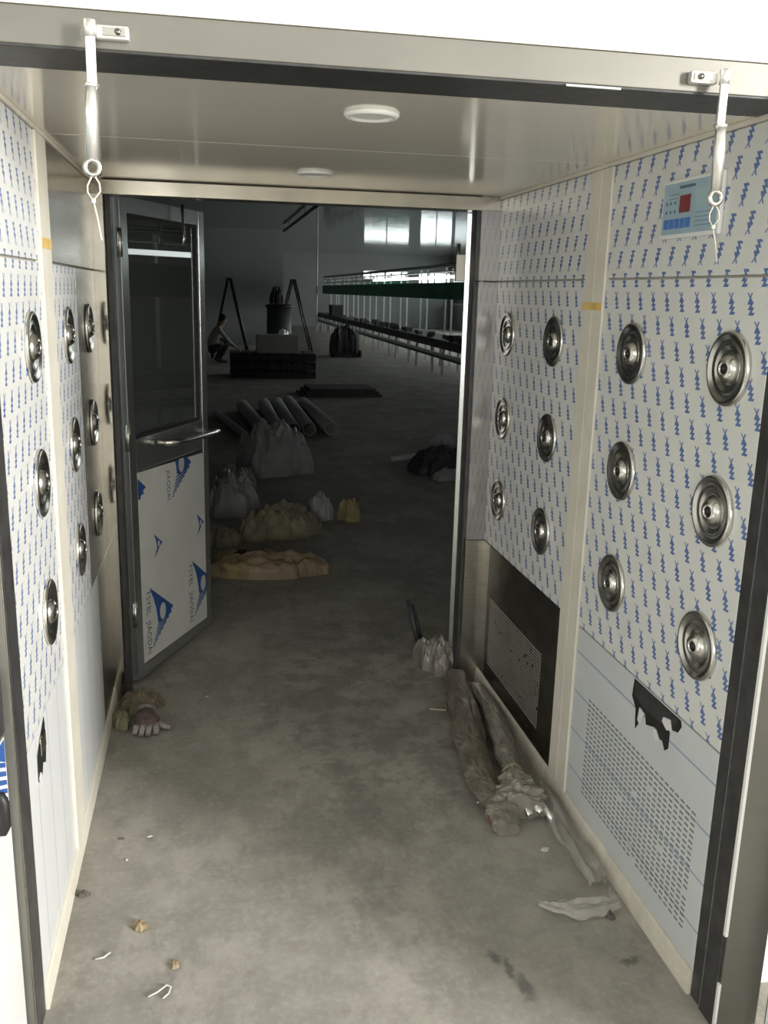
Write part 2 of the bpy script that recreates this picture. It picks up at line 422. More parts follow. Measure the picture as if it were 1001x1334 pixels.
# perforated vents: slots cut in the lower panels (too small to pick apart)
def slots(parent, w, y0, y1, z0, z1, ny, nzv, ly, lz, m, sx, x):
    b = MB(); random.seed(3)
    for i in range(ny):
        for k in range(nzv):
            yy = y0 + (y1 - y0) * (i + .5) / ny; zz = z0 + (z1 - z0) * (k + .5) / nzv
            if random.random() < .02: continue
            b.box(x - sx * .0006, x + sx * .002, yy - ly / 2, yy + ly / 2, zz - lz / 2, zz + lz / 2)
    o = b.build('vent_slots', m, parent); o['kind'] = 'stuff'
    o['label'] = 'rows of small punched vent slots'
    return o
slots(p3, wr, 1.650, 2.258, .122, .430, 24, 21, .0165, .0045, 'slot_dark', 1, XR)
slots(p6, wr, 2.64, 3.21, .13, .405, 34, 24, .0105, .0055, 'slot_light', 1, XR)
# torn film with bare metal behind
def torn(parent, w, x, sx, poly, lips, m='steel_dark'):
    b = MB(); b.prism(poly, lambda u, v, t: (x - sx * t, u, v), -.001, .0020 if m == 'dark_reveal' else .0012)
    o = b.build('torn_patch', m, parent); o['label'] = 'ragged hole in the film showing dark bare metal'
    for lp in lips:
        q = MB(); q.prism([(u, v) for u, v, d in lp], lambda u, v, t: (x - sx * (t + .002), u, v), 0, .0025)
        q.build('film_shred', 'white_film', o)
    return o
torn(p3, wr, XR, 1, [(1.995, .604), (1.757, .604), (1.752, .59), (1.765, .570), (1.79, .563), (1.80, .585), (1.825, .575), (1.80, .55), (1.80, .51), (1.815, .497), (1.83, .515), (1.85, .512), (1.87, .53), (1.915, .515), (1.925, .54), (1.94, .535), (1.955, .497), (1.968, .478), (1.972, .50), (1.975, .53), (2.0, .555)],
     [[(1.79, .563, 0), (1.80, .585, 0), (1.83, .578, 0), (1.835, .565, 0), (1.81, .553, 0)], [(1.925, .54, 0), (1.95, .545, 0), (1.955, .51, 0), (1.94, .50, 0)], [(1.84, .512, 0), (1.86, .53, 0), (1.875, .525, 0), (1.855, .50, 0)]], 'black')
torn(p3, wr, XR, 1, [(1.985, .602), (1.77, .602), (1.775, .585), (1.84, .555), (1.93, .552), (1.985, .565)], [], 'dark_reveal')

# wall opposite
L_ = side(-1)
wl = thing('wall_left', 'air shower wall of film-covered panels opposite the control panel', 'wall', (XL, 2.4, 0), kind='structure')
wp('core', 'cream', (XL - .09, XL - .014, 1.70, 3.40, 0, 1.95), wl, 0)
wp('film_panel', 'film_upper', L_(1.776, 2.286, 1.603, 1.888), wl)
wp('film_panel', 'film_lower', L_(1.776, 2.286, .612, 1.598), wl)
l3 = wp('film_panel', 'film_plain_left', L_(1.776, 2.286, .062, .608), wl)
wp('steel_panel', 'steel', L_(2.434, YB, 1.603, 1.888), wl)
wp('film_panel', 'film_lower', L_(2.434, 2.86, .612, 1.598), wl)
wp('steel_panel', 'steel', L_(2.863, YB, .612, 1.598, .0, .012), wl)
wp('film_panel', 'film_plain_left', L_(2.434, 3.02, .062, .608), wl)
wp('steel_panel', 'steel', L_(3.023, YB, .062, .608), wl)
wp('cream_post', 'cream', L_(2.288, 2.358, 0, 1.888, .006), wl)
wp('cream_post', 'cream', L_(2.362, 2.432, 0, 1.888, .005), wl)
wp('cornice_strip', 'cream', L_(1.776, YB, 1.889, 1.90, .006), wl)
wp('tape', 'tape_yellow', L_(2.292, 2.428, 1.632, 1.656, .0072, -.0055), wl, 0)
cove(wl, XL - .002, -1, 1.776, YB, 'cream')
torn(l3, wl, XL, -1, [(1.968, .607), (1.90, .575), (1.875, .56), (1.87, .50), (1.885, .512), (1.91, .49), (1.93, .515), (1.96, .50), (1.972, .53), (1.965, .56), (1.975, .585)], [[(1.872, .508, 0), (1.886, .515, 0), (1.90, .498, 0), (1.885, .485, 0)]], 'black')
q = MB(); q.box(XL + .0015, XL + .006, 1.90, 1.955, .545, .585, .002); q.build('recess_grip', 'steel', l3)

# ------------------------------------------------------------------ shower ceiling
ce = thing('ceiling', 'brushed steel ceiling of the air shower', 'ceiling', (.34, 2.4, ZC), kind='structure')
for a in ((XL - .08, XR + .08, 1.64, 2.425), (XL - .08, XR + .08, 2.428, 3.42)):
    onwall(box('ceiling_panel', 'steel_ceiling', (a[0], a[1], a[2], a[3], ZC, ZC + .05), ce, .002), ce)
def downlight(x, y, label):
    t = thing('downlight', label, 'ceiling light', (x, y, ZC), group='round downlights in the shower ceiling')
    MB().lathe([(.040, 0), (.056, 0), (.057, -.003), (.052, -.008), (.044, -.009), (.040, -.004), (.040, 0)]).build('trim_ring', 'white_plastic', t)
    MB().lathe([(.0405, -.004), (.030, -.006), (0, -.007)]).build('lens', 'white_plastic', t)
downlight(.33, 1.935, 'white round downlight in the ceiling next to the entrance beam')
downlight(.325, 2.912, 'white round downlight in the ceiling next to the far door lintel')

# ------------------------------------------------------------------ entrance frame (steel beam and posts)
b1 = thing('trim_1', 'dull steel beam across the top of the shower entrance', 'door frame', (.34, 1.58, 1.9), kind='structure')
def at(o, t): o.location = tuple(-c for c in t.location); return o
at(box('face_plate', 'beam_steel', (-.50, 1.20, 1.574, 1.590, 1.903, 1.957), b1, .0015), b1)
at(box('top_lip', 'cream', (-.50, 1.20, 1.571, 1.590, 1.9575, 1.961), b1, 0), b1)
at(box('soffit', 'dark_reveal', (-.44, 1.06, 1.577, 1.722, 1.899, 1.93), b1, .002), b1)
at(box('bent_strip', 'steel_satin', (.60, .70, 1.571, 1.575, 1.897, 1.901), b1, .0005), b1)
b2 = thing('trim_2', 'dark edged steel entrance post beside the panel with the torn film grip', 'door frame', (XL, 1.7, 0), kind='structure')
at(box('reveal', 'dark_reveal', (XL - .08, XL + .002, 1.690, 1.774, 0, 1.90), b2, .002), b2)
at(box('face_plate', 'steel', (XL - .08, XL + .001, 1.682, 1.690, 0, 1.90), b2, .001), b2)
at(box('edge_bead', 'beam_steel', (XL - .022, XL - .001, 1.676, 1.682, 0, 1.90), b2, .001), b2)
b3 = thing('trim_3', 'dark edged steel entrance post beside the control panel wall', 'door frame', (XR, 1.55, 0), kind='structure')
at(box('reveal', 'dark_reveal', (XR, XR + .10, 1.5485, 1.5925, 0, 1.90), b3, .001), b3)
at(box('bead', 'steel_satin', (XR - .0045, XR + .02, 1.5465, 1.5485, 0, 1.90), b3, 0), b3)
at(box('reveal', 'dark_reveal', (XR - .003, XR + .10, 1.497, 1.5465, 0, 1.90), b3, .001), b3)
at(box('face_plate', 'beam_steel', (XR + .004, XR + .10, 1.490, 1.497, 0, 1.957), b3, .001), b3)
at(box('edge_film', 'white_plastic', (XR - .003, XR + .004, 1.4885, 1.497, .235, 1.90), b3, .0005), b3)
at(box('edge_film', 'white_plastic', (XR - .002, XR + .004, 1.489, 1.497, 0, .115), b3, .0005), b3)

# ------------------------------------------------------------------ inner door frame (polished steel)
b4 = thing('trim_4', 'polished steel frame of the far doorway', 'door frame', (.34, YB, 0), kind='structure')
at(box('jamb', 'steel_polished', (XL - .03, -.345, YB, 3.42, 0, 1.90), b4, .002), b4)
at(box('jamb_stop', 'dark_reveal', (-.345, -.325, 3.36, 3.44, 0, 1.85), b4, .002), b4)
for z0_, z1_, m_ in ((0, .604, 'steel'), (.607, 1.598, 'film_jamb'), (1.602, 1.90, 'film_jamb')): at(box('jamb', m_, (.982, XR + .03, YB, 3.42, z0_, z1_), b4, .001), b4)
at(box('jamb_stop', 'dark_reveal', (.976, .990, 3.37, 3.44, 0, 1.85), b4, .001), b4)
at(box('lintel', 'steel_lintel', (XL - .03, XR + .03, YB - .001, 3.42, 1.849, 1.897), b4, .002), b4)
at(box('lintel_stop', 'dark_reveal', (XL, XR, 3.38, 3.44, 1.853, 1.88), b4, .001), b4)

# ------------------------------------------------------------------ flat print helpers (film branding)
def txt_mesh(s, size):
    c = bpy.data.curves.new('t', 'FONT'); c.body = s; c.size = size; c.resolution_u = 2; c.space_character = 1.05
    o = bpy.data.objects.new('t', c); COL.objects.link(o)
    dg = bpy.context.evaluated_depsgraph_get(); me = bpy.data.meshes.new_from_object(o.evaluated_get(dg))
    bpy.data.objects.remove(o); return me
def put_text(s, length, parent, fn, m, name='lettering'):
    """fn(u along text, v up the letters) -> local 3D"""
    me = txt_mesh(s, 1.0); xs = [v.co.x for v in me.vertices]; w = max(xs) - min(xs); k = length / w; x0 = min(xs)
    for v in me.vertices: v.co = Vector(fn((v.co.x - x0) * k, v.co.y * k))
    me.materials.clear(); me.materials.append(MAT[m])
    o = bpy.data.objects.new(name, me); COL.objects.link(o); o.parent = parent; return o
def clip_poly(poly, xmin, xmax, zmin, zmax):
    for ax, lim, sg in ((0, xmin, 1), (0, xmax, -1), (1, zmin, 1), (1, zmax, -1)):
        out = []
        for i in range(len(poly)):
            p, q_ = poly[i - 1], poly[i]
            ip, iq = (p[ax] - lim) * sg >= 0, (q_[ax] - lim) * sg >= 0
            if ip != iq:
                t = (lim - p[ax]) / (q_[ax] - p[ax]); out.append((p[0] + (q_[0] - p[0]) * t, p[1] + (q_[1] - p[1]) * t))
            if iq: out.append(q_)
        poly = out
        if not poly: return []
    return poly
def logo(parent, ox, oz, s, face, lim, small=False):
    """blue pennant with a white roundel and tapering stripes; (ox, oz) is its lower corner"""
    fn = lambda u, v, t: (u, face - t, v)
    def addp(name, polys, m, t):
        b = MB(); n = 0
        for p in polys:
            p = clip_poly([(ox + a * s, oz + c * s) for a, c in p], *lim)
            if len(p) >= 3: b.prism(p, fn, 0, t); n += 1
        if n: b.build(name, m, parent)
        else: b.b.free()
    arc = [(.012, .245), (.032, .21), (.048, .17), (.058, .13), (.062, .10)]
    addp('logo_pennant', [[(0, .27)] + arc + [(.085, .095), (.150, .110), (.20, .128)]], 'print_blue', .0006)
    ell = [(.105 + .026 * math.cos(a * PI / 8), .137 + .036 * math.sin(a * PI / 8)) for a in range(16)]
    addp('logo_roundel', [ell], 'print_white', .0010)
    st = []
    for k in range(7):
        f0 = k / 7; z = .092 - .092 * f0
        w0 = .062 * (1 - f0 * .9); st.append([(w0 * .9, z), (w0 * .9 + .125 * (1 - f0), z + .022 * (1 - f0) + .004), (w0 * .9 + .125 * (1 - f0), z + .014 * (1 - f0)), (w0 * .9, z - .006)])
    if not small: addp('logo_stripes', st, 'print_blue', .0006)
    else: addp('logo_stripes', [[(.06, .09), (.14, .11), (.01, 0), (0, 0)]], 'print_navy', .0006)

# ------------------------------------------------------------------ door leaves
def leaf(n, label, loc, rz, w, h, z0, fm='steel_satin'):
    t = thing('door_%d' % n, label, 'door', loc, rz, kind='structure')
    T = .022
    box('stile', fm, (0, .052, -T, T, z0, h), t, .002)
    box('stile', fm, (w - .052, w, -T, T, z0, h), t, .002)
    box('rail', fm, (.052, w - .052, -T + .0005, T - .0005, h - .058, h), t, .002)
    box('rail', fm, (.052, w - .052, -T + .0005, T - .0005, z0, z0 + .045), t, .002)
    box('rail', fm, (.052, w - .052, -T + .001, T - .001, .86, .985), t, .002)
    g = box('pane', 'glass', (.052, w - .052, -.003, .003, .985, h - .058), t)
    for a in ((.052, .062, .985, h - .058), (w - .062, w - .052, .985, h - .058), (.062, w - .062, .985, .995), (.062, w - .062, h - .068, h - .058)):
        box('glazing_bead', 'rubber', (a[0], a[1], -.012, .012, a[2], a[3]), g)
    k = box('kick_panel', 'steel', (.052, w - .052, -T + .002, T - .002, z0 + .045, .86), t, .001)
    return t, k, T
d1, k1, T = leaf(1, 'open glazed steel door with a film-covered lower half at the far doorway', (-.325, 3.475, 0), math.atan2(.65, .295), .70, 1.862, .02)
fs = MB(); fs.prism([(.055, .855), (.648, .838), (.645, .062), (.050, .075)], lambda u, v, t: (u, -t, v), T - .003, T + .0006)
fs = fs.build('protective_film', 'door_film', d1); fs['label'] = 'white protective film with blue pennant print'
FACE = -T - .0006; LIM = (.052, .645, .07, .85)
logo(fs, .113, .105, 1.0, FACE, LIM); logo(fs, .505, .105, 1.0, FACE, LIM)
logo(fs, .165, .487, .36, FACE, LIM, True); logo(fs, .562, .478, .36, FACE, LIM, True)
logo(fs, .320, .690, 1.0, FACE, LIM); logo(fs, -.085, .66, 1.0, FACE, LIM)
for tx, tz, s_, ln in ((.083, .36, 'FSYBL  JIAODAI', .262), (.470, .36, 'FSYBL  JIAODAI', .262), (.290, .822, 'JIAODAI', .125)):
    put_text(s_, ln, fs, lambda u, v, tx=tx, tz=tz: (tx + v * 1.35, FACE - .0006, tz - u), 'print_navy')
# pull handle
hd = MB(); hd.tube([(.690, -T, .93), (.690, -.060, .93), (.665, -.085, .935), (.60, -.095, .938), (.33, -.100, .945), (.25, -.095, .95), (.225, -.07, .95), (.215, -T, .95)], .0125, 14)
hd.build('handle', 'steel_chrome', d1)
# closer rod hanging behind/at the glass and hinges
rd = MB(); rd.tube([(.44, -.05, 1.87), (.438, -.055, 1.74), (.437, -.05, 1.715)], [.006, .006, .009], 10); rd.build('closer_rod', 'steel_chrome', d1)
for hz in (.25, .95, 1.65): MB().tube([(-.006, -T, hz), (-.006, -T, hz + .10)], .009, 10).build('hinge', 'steel_chrome', d1)
# other leaf of the far doorway, swung fully open
d2, k2, T = leaf(2, 'far door leaf swung fully open behind the polished jamb', (.985, 3.455, 0), math.atan2(.67, .222), .69, 1.862, .02)
box('closer_block', 'cream', (.012, .05, -.002 + T, T + .035, 1.60, 1.70), d2, .004)
MB().tube([(.02, .05, 1.74), (.03, .055, 1.60)], .007, 8).build('closer_rod', 'steel_chrome', d2)
# entrance leaves swung out towards the anteroom
d3, k3, T = leaf(3, 'entrance door leaf opened outwards with white film and blue print', (-.4205, 1.673, 0), math.atan2(-1, -.06), .70, 1.862, .02)
fs3 = MB(); fs3.box(.006, .69, T - .001, T + .0012, .03, .715); fs3 = fs3.build('protective_film', 'white_film', d3)
fb = MB()
for k in range(6):
    z = .655 - .018 * k
    fb.prism([(.012, z), (.12, z + .055), (.12, z + .066), (.012, z + .010)], lambda u, v, t: (u, T + t, v), .001, .002)
fb.build('logo_stripes', 'print_blue', fs3)
fb = MB(); fb.prism([(.010, .665), (.07, .70), (.12, .712), (.010, .712)], lambda u, v, t: (u, T + t, v), .001, .002); fb.build('logo_pennant', 'print_blue', fs3)
MB().tube([(.10, T + .004, .645), (.10, T + .016, .645), (.102, T + .02, .635), (.102, T + .02, .585), (.10, T + .016, .575), (.10, T + .004, .575)], .010, 10).build('handle', 'black', d3)
box('lock_rail', 'dark_reveal', (.004, .69, T - .002, T + .004, .725, .850), d3, .003)
d4, k4, T = leaf(4, 'entrance door leaf opened outwards beside the control panel wall', (1.166, 1.462, 0), math.atan2(-.9, .47), .70, 1.862, .02)
MB().box(.004, .69, -T - .001, -T + .001, .03, .85).build('protective_film', 'white_film', d4)

# ------------------------------------------------------------------ air nozzles
def make_nozzle(x, y, z, sx):
    t = thing('air_nozzle', '', 'air nozzle', (x, y, z))
    t.rotation_euler = (0, -sx * PI / 2, 0)          # local +z points into the passage
    MB().lathe([(.0, .0005), (.076, .0005), (.0785, .003), (.0775, .008), (.073, .0105), (.069, .010), (.062, .0055), (.055, .0050), (.051, .0068), (.047, .0062), (.040, .0025), (.034, .0022), (.030, .0040), (.028, .0040)], 44).build('flange', 'steel_chrome', t)
    A = Matrix.Rotation(math.radians(10), 4, 'X')
    j = MB().lathe([(.0290, .003), (.0285, .007), (.0255, .0120), (.0205, .0160), (.0150, .0182), (.0115, .0184), (.0102, .0165), (.0095, .006), (0, .006)], 28, A).build('ball_jet', 'steel_chrome', t)
    MB().lathe([(.0100, .0160), (.0094, .0085), (0, .0083)], 20, A).build('bore', 'black', j)
    return t
noz_r = make_nozzle(XR, 0, 0, 1); noz_l = make_nozzle(XL, 0, 0, -1)
ROW = {1.415: 'top', 1.112: 'middle', .804: 'bottom'}
def place(proto, first, x, y, z, label, grp):
    o = proto if first else dup(proto)
    o.location = (x, y, z); o['label'] = label; o['group'] = grp
first = True
for y, where in ((1.722, 'beside the entrance post'), (2.171, 'on the near side of the cream post'), (2.716, 'just past the cream post'), (3.172, 'beside the far doorway')):
    for z, r in ROW.items():
        place(noz_r, first, XR, y, z, '%s steel nozzle %s, control panel wall' % (r, where), 'air nozzles on the control panel wall'); first = False
first = True
for y, where in ((2.112, 'on the printed film by the entrance'), (2.643, 'just past the cream post'), (3.086, 'beside the far doorway')):
    for z, r in ROW.items():
        place(noz_l, first, XL, y, z, '%s steel nozzle %s, opposite the control panel' % (r, where), 'air nozzles opposite the control panel'); first = False

# ------------------------------------------------------------------ control panel
cp = thing('control_panel', 'blue grey control panel with a red display in an off-white frame', 'control panel', (XR, 1.938, 1.687))
cp.rotation_euler = (0, 0, -PI / 2)     # local x runs from the far side to the entrance side, local -y faces the passage
def cpb(name, m, u0, u1, v0, v1, d0, d1_, par=cp, bev=0): return box(name, m, (u0, u1, -d1_, -d0, v0, v1), par, bev)
cpb('frame', 'white_plastic', -.128, .128, 0, .128, 0, .010, bev=.003)
pl = cpb('face_plate', 'panel_blue', -.119, .119, .009, .120, .010, .0112)
pl['label'] = 'blue grey membrane face'
cpb('display', 'display_red', -.041, .006, .054, .091, .0112, .013, pl, .0005)
for i in range(3):
    for k in range(2): MB().lathe([(.0038, 0), (.003, .0015), (0, .002)], 12, Matrix.Translation((-.101 + .019 * i, -.0112, .058 + .019 * k)) @ Matrix.Rotation(PI / 2, 4, 'X')).build('indicator', 'ink', pl)
for i in range(5): cpb('button', 'button_blue', -.108 + .0245 * i, -.087 + .0245 * i, .021, .042, .0112, .0124, pl, .0005)
cpb('title_line', 'ink', -.048, .020, .106, .112, .0112, .0116, pl)
cpb('chart_box', 'panel_teal', .030, .100, .062, .100, .0112, .0116, pl)
for i in range(4): cpb('ruled_line', 'ink', .030, .100, .022 + .009 * i, .0232 + .009 * i, .0112, .0115, pl)
cpb('ruled_line', 'ink', -.092, -.050, .095, .0965, .0112, .0115, pl)
cpb('ruled_line', 'ink', -.095, -.056, .086, .0872, .0112, .0115, pl)

# ------------------------------------------------------------------ hanging door closer arms on the entrance beam
def arm(label, tlabel, x, y, flip, tie_dx):
    t = thing('door_closer_arm', label, 'door closer arm', (x, y, 1.924), group='closer arms hanging from the entrance beam')
    s = flip
    b = MB(); b.box(min(s * .006, s * .056), max(s * .006, s * .056), -.002, .014, -.010, .010, .003); b.build('bracket', 'steel_bright', t)
    b = MB(); b.box(min(s * .016, s * .052), max(s * .016, s * .052), -.005, -.002, -.006, .006, .001); br = b.build('slot_plate', 'steel_chrome', t)
    MB().lathe([(0, .0), (.005, .0), (.005, .004), (0, .005)], 14, Matrix.Translation((s * .040, -.004, 0)) @ Matrix.Rotation(PI / 2, 4, 'X')).build('screw', 'steel_dark', br)
    MB().tube([(0, -.012, -.012), (0, -.012, .012)], .009, 14).build('pivot', 'steel_bright', t)
    dx = -.003 * s
    MB().box(-.0075, .0075, -.017, -.010, -.085, .0, .002).build('upper_arm', 'steel_bright', t)
    MB().tube([(dx * .5, -.013, -.076), (dx * .5, -.013, -.082)], .0115, 12).build('collar', 'steel_bright', t)
    b = MB(); b.tube([(dx * .5, -.013, -.082), (dx, -.014, -.115), (dx * 1.6, -.015, -.185)], [.009, .0105, .0095], 12); b.build('lower_arm', 'steel_bright', t)
    b = MB()
    n = 18; pts = [(dx * 1.6 + .011 * math.sin(2 * PI * k / n), -.015, -.197 + .011 * math.cos(2 * PI * k / n)) for k in range(n + 1)]
    b.tube(pts, .0045, 8, cap=False); b.build('eye', 'steel_chrome', t)
    # cable tie through the eye (hangs from the arm)
    ex = x + dx * 1.6; ez = 1.924 - .212; ey = y - .015
    c = MB(); lp = [(ex, ey, ez + .006), (ex - .009, ey - .002, ez - .012), (ex - .009, ey - .003, ez - .022), (ex - .001, ey - .003, ez - .034), (ex + .010, ey - .003, ez - .02), (ex + .009, ey - .001, ez - .008), (ex, ey, ez + .006)]
    c.tube(lp, .0012, 6)
    c.tube([(ex - .001, ey - .003, ez - .034), (ex + tie_dx * .5, ey - .004, ez - .062), (ex + tie_dx, ey - .004, ez - .093)], .0012, 6)
    c.box(ex - .0032, ex + .0022, ey - .006, ey - .001, ez - .037, ez - .031)
    o = c.build('cable_tie', 'tie_plastic'); o['label'] = tlabel; o['category'] = 'cable tie'; o['group'] = 'cable ties on the closer arms'
arm('steel closer arm hanging in front of the open glazed door', 'cable tie looped through the closer arm in front of the glazed door', -.168, 1.560, 1, .009)
arm('steel closer arm hanging in front of the control panel', 'cable tie looped through the closer arm at the control panel', .877, 1.560, -1, .014)

# ------------------------------------------------------------------ soft and crumpled things
def blob(name, m, cx, cy, lx, ly, h, rz, seed, amp=.35, parent=None, z0=0., nu=64, nv=18, flat=.0, mats=None, ragged=.18, fold=1.0):
    """crumpled sack or sheet lying on the floor: a closed lumpy dome with folds and a ragged outline"""
    b = bmesh.new(); rings = []
    for j in range(nv + 1):
        r = math.sin(PI / 2 * j / nv); hz = math.cos(PI / 2 * j / nv) ** (.8 + flat)
        ring = []
        for i in range(nu if j else 1):
            a = 2 * PI * i / nu
            rag = 1 + ragged * noise.noise((math.cos(a) * 1.7 + seed * 3.1, math.sin(a) * 1.7, seed)) * 2 + ragged * .5 * noise.noise((math.cos(a) * 5 + seed, math.sin(a) * 5, 3.3))
            sx = math.copysign(abs(math.cos(a)) ** .75, math.cos(a)); sy = math.copysign(abs(math.sin(a)) ** .75, math.sin(a))
            x = sx * r * lx * rag; y = sy * r * ly * rag
            q = Vector((x / max(lx, ly) * 3.2, y / max(lx, ly) * 3.2, seed * 1.7))
            cr = noise.fractal(q, 1.0, 2.1, 4) + .22 * (.5 - abs(noise.noise(q * 3.7))) + .1 * (.5 - abs(noise.noise(q * 7.3))); fo = 1 - abs(noise.noise(q * 1.6)) * 2
            z = h * max(.04, hz * (1 + amp * cr + amp * .6 * fo * fold)) if j < nv else .002
            ring.append(b.verts.new((x, y, z0 + max(.002, z))))
        rings.append(ring)
    for k in range(nu): f = b.faces.new((rings[0][0], rings[1][k], rings[1][(k + 1) % nu]))
    for p, q in zip(rings[1:], rings[2:]):
        for k in range(nu): b.faces.new((p[k], q[k], q[(k + 1) % nu], p[(k + 1) % nu]))
    b.faces.new(rings[-1][::-1])
    for f in b.faces: f.smooth = False
    M_ = Matrix.Translation((cx, cy, 0)) @ Matrix.Rotation(rz, 4, 'Z') if parent is None else Matrix.Identity(4)
    o_ = MB(); o_.b.free(); o_.b = b
    o = o_.build(name, m, parent)
    if parent is None: o.location = (cx, cy, 0); o.rotation_euler = (0, 0, rz)
    return o
def lab(o, l, c, g=None):
    o['label'] = l; o['category'] = c
    if g: o['group'] = g
    return o
lab(blob('paper_sack', 'sack_orange', .27, 4.93, .335, .15, .085, -.14, 1.3, .34, flat=-.45, ragged=.11, nu=72, nv=18, fold=1.4), 'long orange brown sack lying across the floor behind the glazed door', 'sack')
sk = [o for o in bpy.data.objects if o.name == 'paper_sack'][0]; sk.data.materials.append(MAT['black']); sk.data.materials.append(MAT['sack_yellow'])
for p in sk.data.polygons:
    c = p.center
    if -.16 < c.x < -.04 and .0 < c.y < .11 and c.z > .03: p.material_index = 1
    elif c.x < -.1 and c.z > .02 and noise.noise(c * 9) > 0: p.material_index = 2
lab(blob('paper_sack', 'sack_olive', .42, 5.72, .24, .16, .15, .1, 2.2, .5), 'crumpled olive sack heaped behind the orange brown sack', 'sack')
lab(blob('paper_sack', 'sack_olive', .04, 5.55, .12, .10, .08, .1, 4.7, .5), 'flattened olive sack end between the door and the orange sack', 'sack')
lab(blob('plastic_bag', 'sheet_grey', .13, 6.35, .20, .17, .21, .2, 5.1, .45), 'crumpled grey plastic bag beside the open door', 'plastic bag')
lab(blob('plastic_bag', 'sheet_grey', .735, 6.12, .09, .09, .15, .2, 6.1, .3), 'small grey bag leaning on the yellow bag', 'plastic bag')
lab(blob('plastic_bag', 'sack_yellow', .935, 6.08, .075, .08, .12, .5, 7.9, .35), 'small yellow crumpled bag alone on the hall floor', 'plastic bag')
lab(blob('plastic_sheet', 'sheet_grey', .52, 7.85, .32, .26, .36, .3, 8.3, .35, ragged=.12), 'peaked heap of folded grey plastic sheet', 'plastic sheet')
lab(blob('plastic_sheet', 'sheet_grey', .18, 7.1, .17, .15, .14, .9, 9.4, .45), 'low crumpled grey sheet behind the grey plastic bag', 'plastic sheet')
lab(blob('rubbish_heap', 'dark_goods', 2.02, 7.75, .28, .22, .17, .2, 10.2, .4), 'dark heap of rags beside the fully open door leaf', 'heap')
lab(blob('rubbish_heap', 'sheet_grey', 1.98, 7.40, .12, .07, .07, .5, 11.7, .5), 'greyish rag at the foot of the dark heap', 'heap')
lab(blob('rubbish_heap', 'sheet_grey', 2.14, 8.22, .16, .10, .22, .1, 12.4, .45), 'pale crumpled film heaped behind the dark heap', 'heap')
pipe = MB(); pipe.tube([(1.64, 8.20, .035), (1.92, 8.28, .045)], .028, 16); lab(pipe.build('pipe_offcut', 'tube_grey'), 'short pale pipe offcut lying beside the dark heap', 'pipe')
# long tubes on the hall floor
def duct(a, b, r, label):
    a = Vector(a); d = Vector(b) - a; L = d.length
    t = thing('long_tube', label, 'tube', (a.x, a.y, 0), math.atan2(d.y, d.x), 'pale tubes lying side by side in the hall')
    n = 20; m = MB(); bm_ = bmesh.new()
    for (x0, rr0), (x1, rr1) in (((0, r), (L, r)), ((L, r), (L, r * .86)), ((L, r * .86), (0, r * .86)), ((0, r * .86), (0, r))):
        for k in range(n):
            vs = []
            for xx, rr, q in ((x0, rr0, k), (x0, rr0, k + 1), (x1, rr1, k + 1), (x1, rr1, k)):
                an = 2 * PI * q / n; vs.append(bm_.verts.new((xx, rr * math.cos(an), r + rr * math.sin(an))))
            f = bm_.faces.new(vs); f.smooth = True
    bmesh.ops.remove_doubles(bm_, verts=bm_.verts[:], dist=.0004)
    m.b.free(); m.b = bm_; m.build('tube_wall', 'tube_grey', t)
    mm = MB(); mm.tube([(L - .06, 0, r), (L - .03, 0, r)], r * 1.03, 20, cap=False); mm.build('end_band', 'tube_grey', t)
for a, b, l in (((.06, 11.4), (.36, 9.5), 'slim pale tube lying nearest the open glazed door'), ((.40, 11.9), (.53, 9.8), 'pale tube lying second from the glazed door'), ((.69, 12.1), (.70, 9.75), 'pale tube in the middle of the row of tubes'),
                ((.87, 12.2), (.87, 9.75), 'pale tube next to the middle tube of the row'), ((1.04, 12.4), (1.05, 9.8), 'pale tube second from the bench end of the row'), ((1.22, 12.2), (1.30, 9.8), 'pale tube at the bench end of the row')):
    duct(a, b, .045 if 'slim' in l else .078, l)
# stacked boards, low dark pallet stack, white carton, drum, ladders, machine
bs = thing('board_stack', 'flat stack of dark boards on the floor behind the tubes', 'boards', (1.95, 13.9, 0), .05)
for k in range(3): box('board', 'board', (-.62 + .06 * k, .60 - .05 * k, -.35, .35, .045 * k, .045 * k + .040), bs, .003)
pal = thing('pallet_stack', 'low dark stack of pallets carrying the white carton', 'pallets', (1.12, 16.9, 0))
for k in range(3):
    z = .155 * k
    for yy in (-.38, 0, .38): box('bearer', 'dark_goods', (-.76, .76, yy - .04, yy + .04, z, z + .10), pal)
    for i in range(7): box('deck_board', 'dark_goods', (-.76 + .222 * i, -.58 + .222 * i, -.45, .45, z + .10, z + .135), pal)
ct = thing('carton', 'white carton standing on the dark pallet stack', 'box', (1.20, 16.75, .446))
box('body', 'carton_white', (-.37, .37, -.25, .25, 0, .32), ct, .006)
box('flap', 'carton_white', (-.37, .0, -.26, -.02, .32, .328), ct, .002)
box('flap', 'carton_white', (.01, .37, -.02, .25, .32, .327), ct, .002)
lab(blob('foil_scrap', 'steel_bright', 1.30, 16.62, .09, .06, .07, .3, 13.3, .4, z0=.776), 'shiny crumpled foil scrap on the white carton', 'foil')
dr = thing('lidded_drum', 'dark lidded drum standing behind the white carton', 'drum', (1.52, 20.6, 0))
MB().lathe([(0, 0), (.27, 0), (.285, .05), (.27, .08), (.275, .45), (.288, .48), (.275, .51), (.265, 1.18), (0, 1.18)], 28).build('body', 'bench_dark', dr)
MB().lathe([(0, 1.18), (.30, 1.17), (.315, 1.20), (.29, 1.235), (.2, 1.25), (0, 1.255)], 28).build('lid', 'black', dr)
o = blob('cloth_bundle', 'black', 1.46, 20.6, .15, .15, .30, .2, 14.1, .3, z0=1.256); lab(o, 'dark cloth bundle lying on the lidded drum', 'bundle')
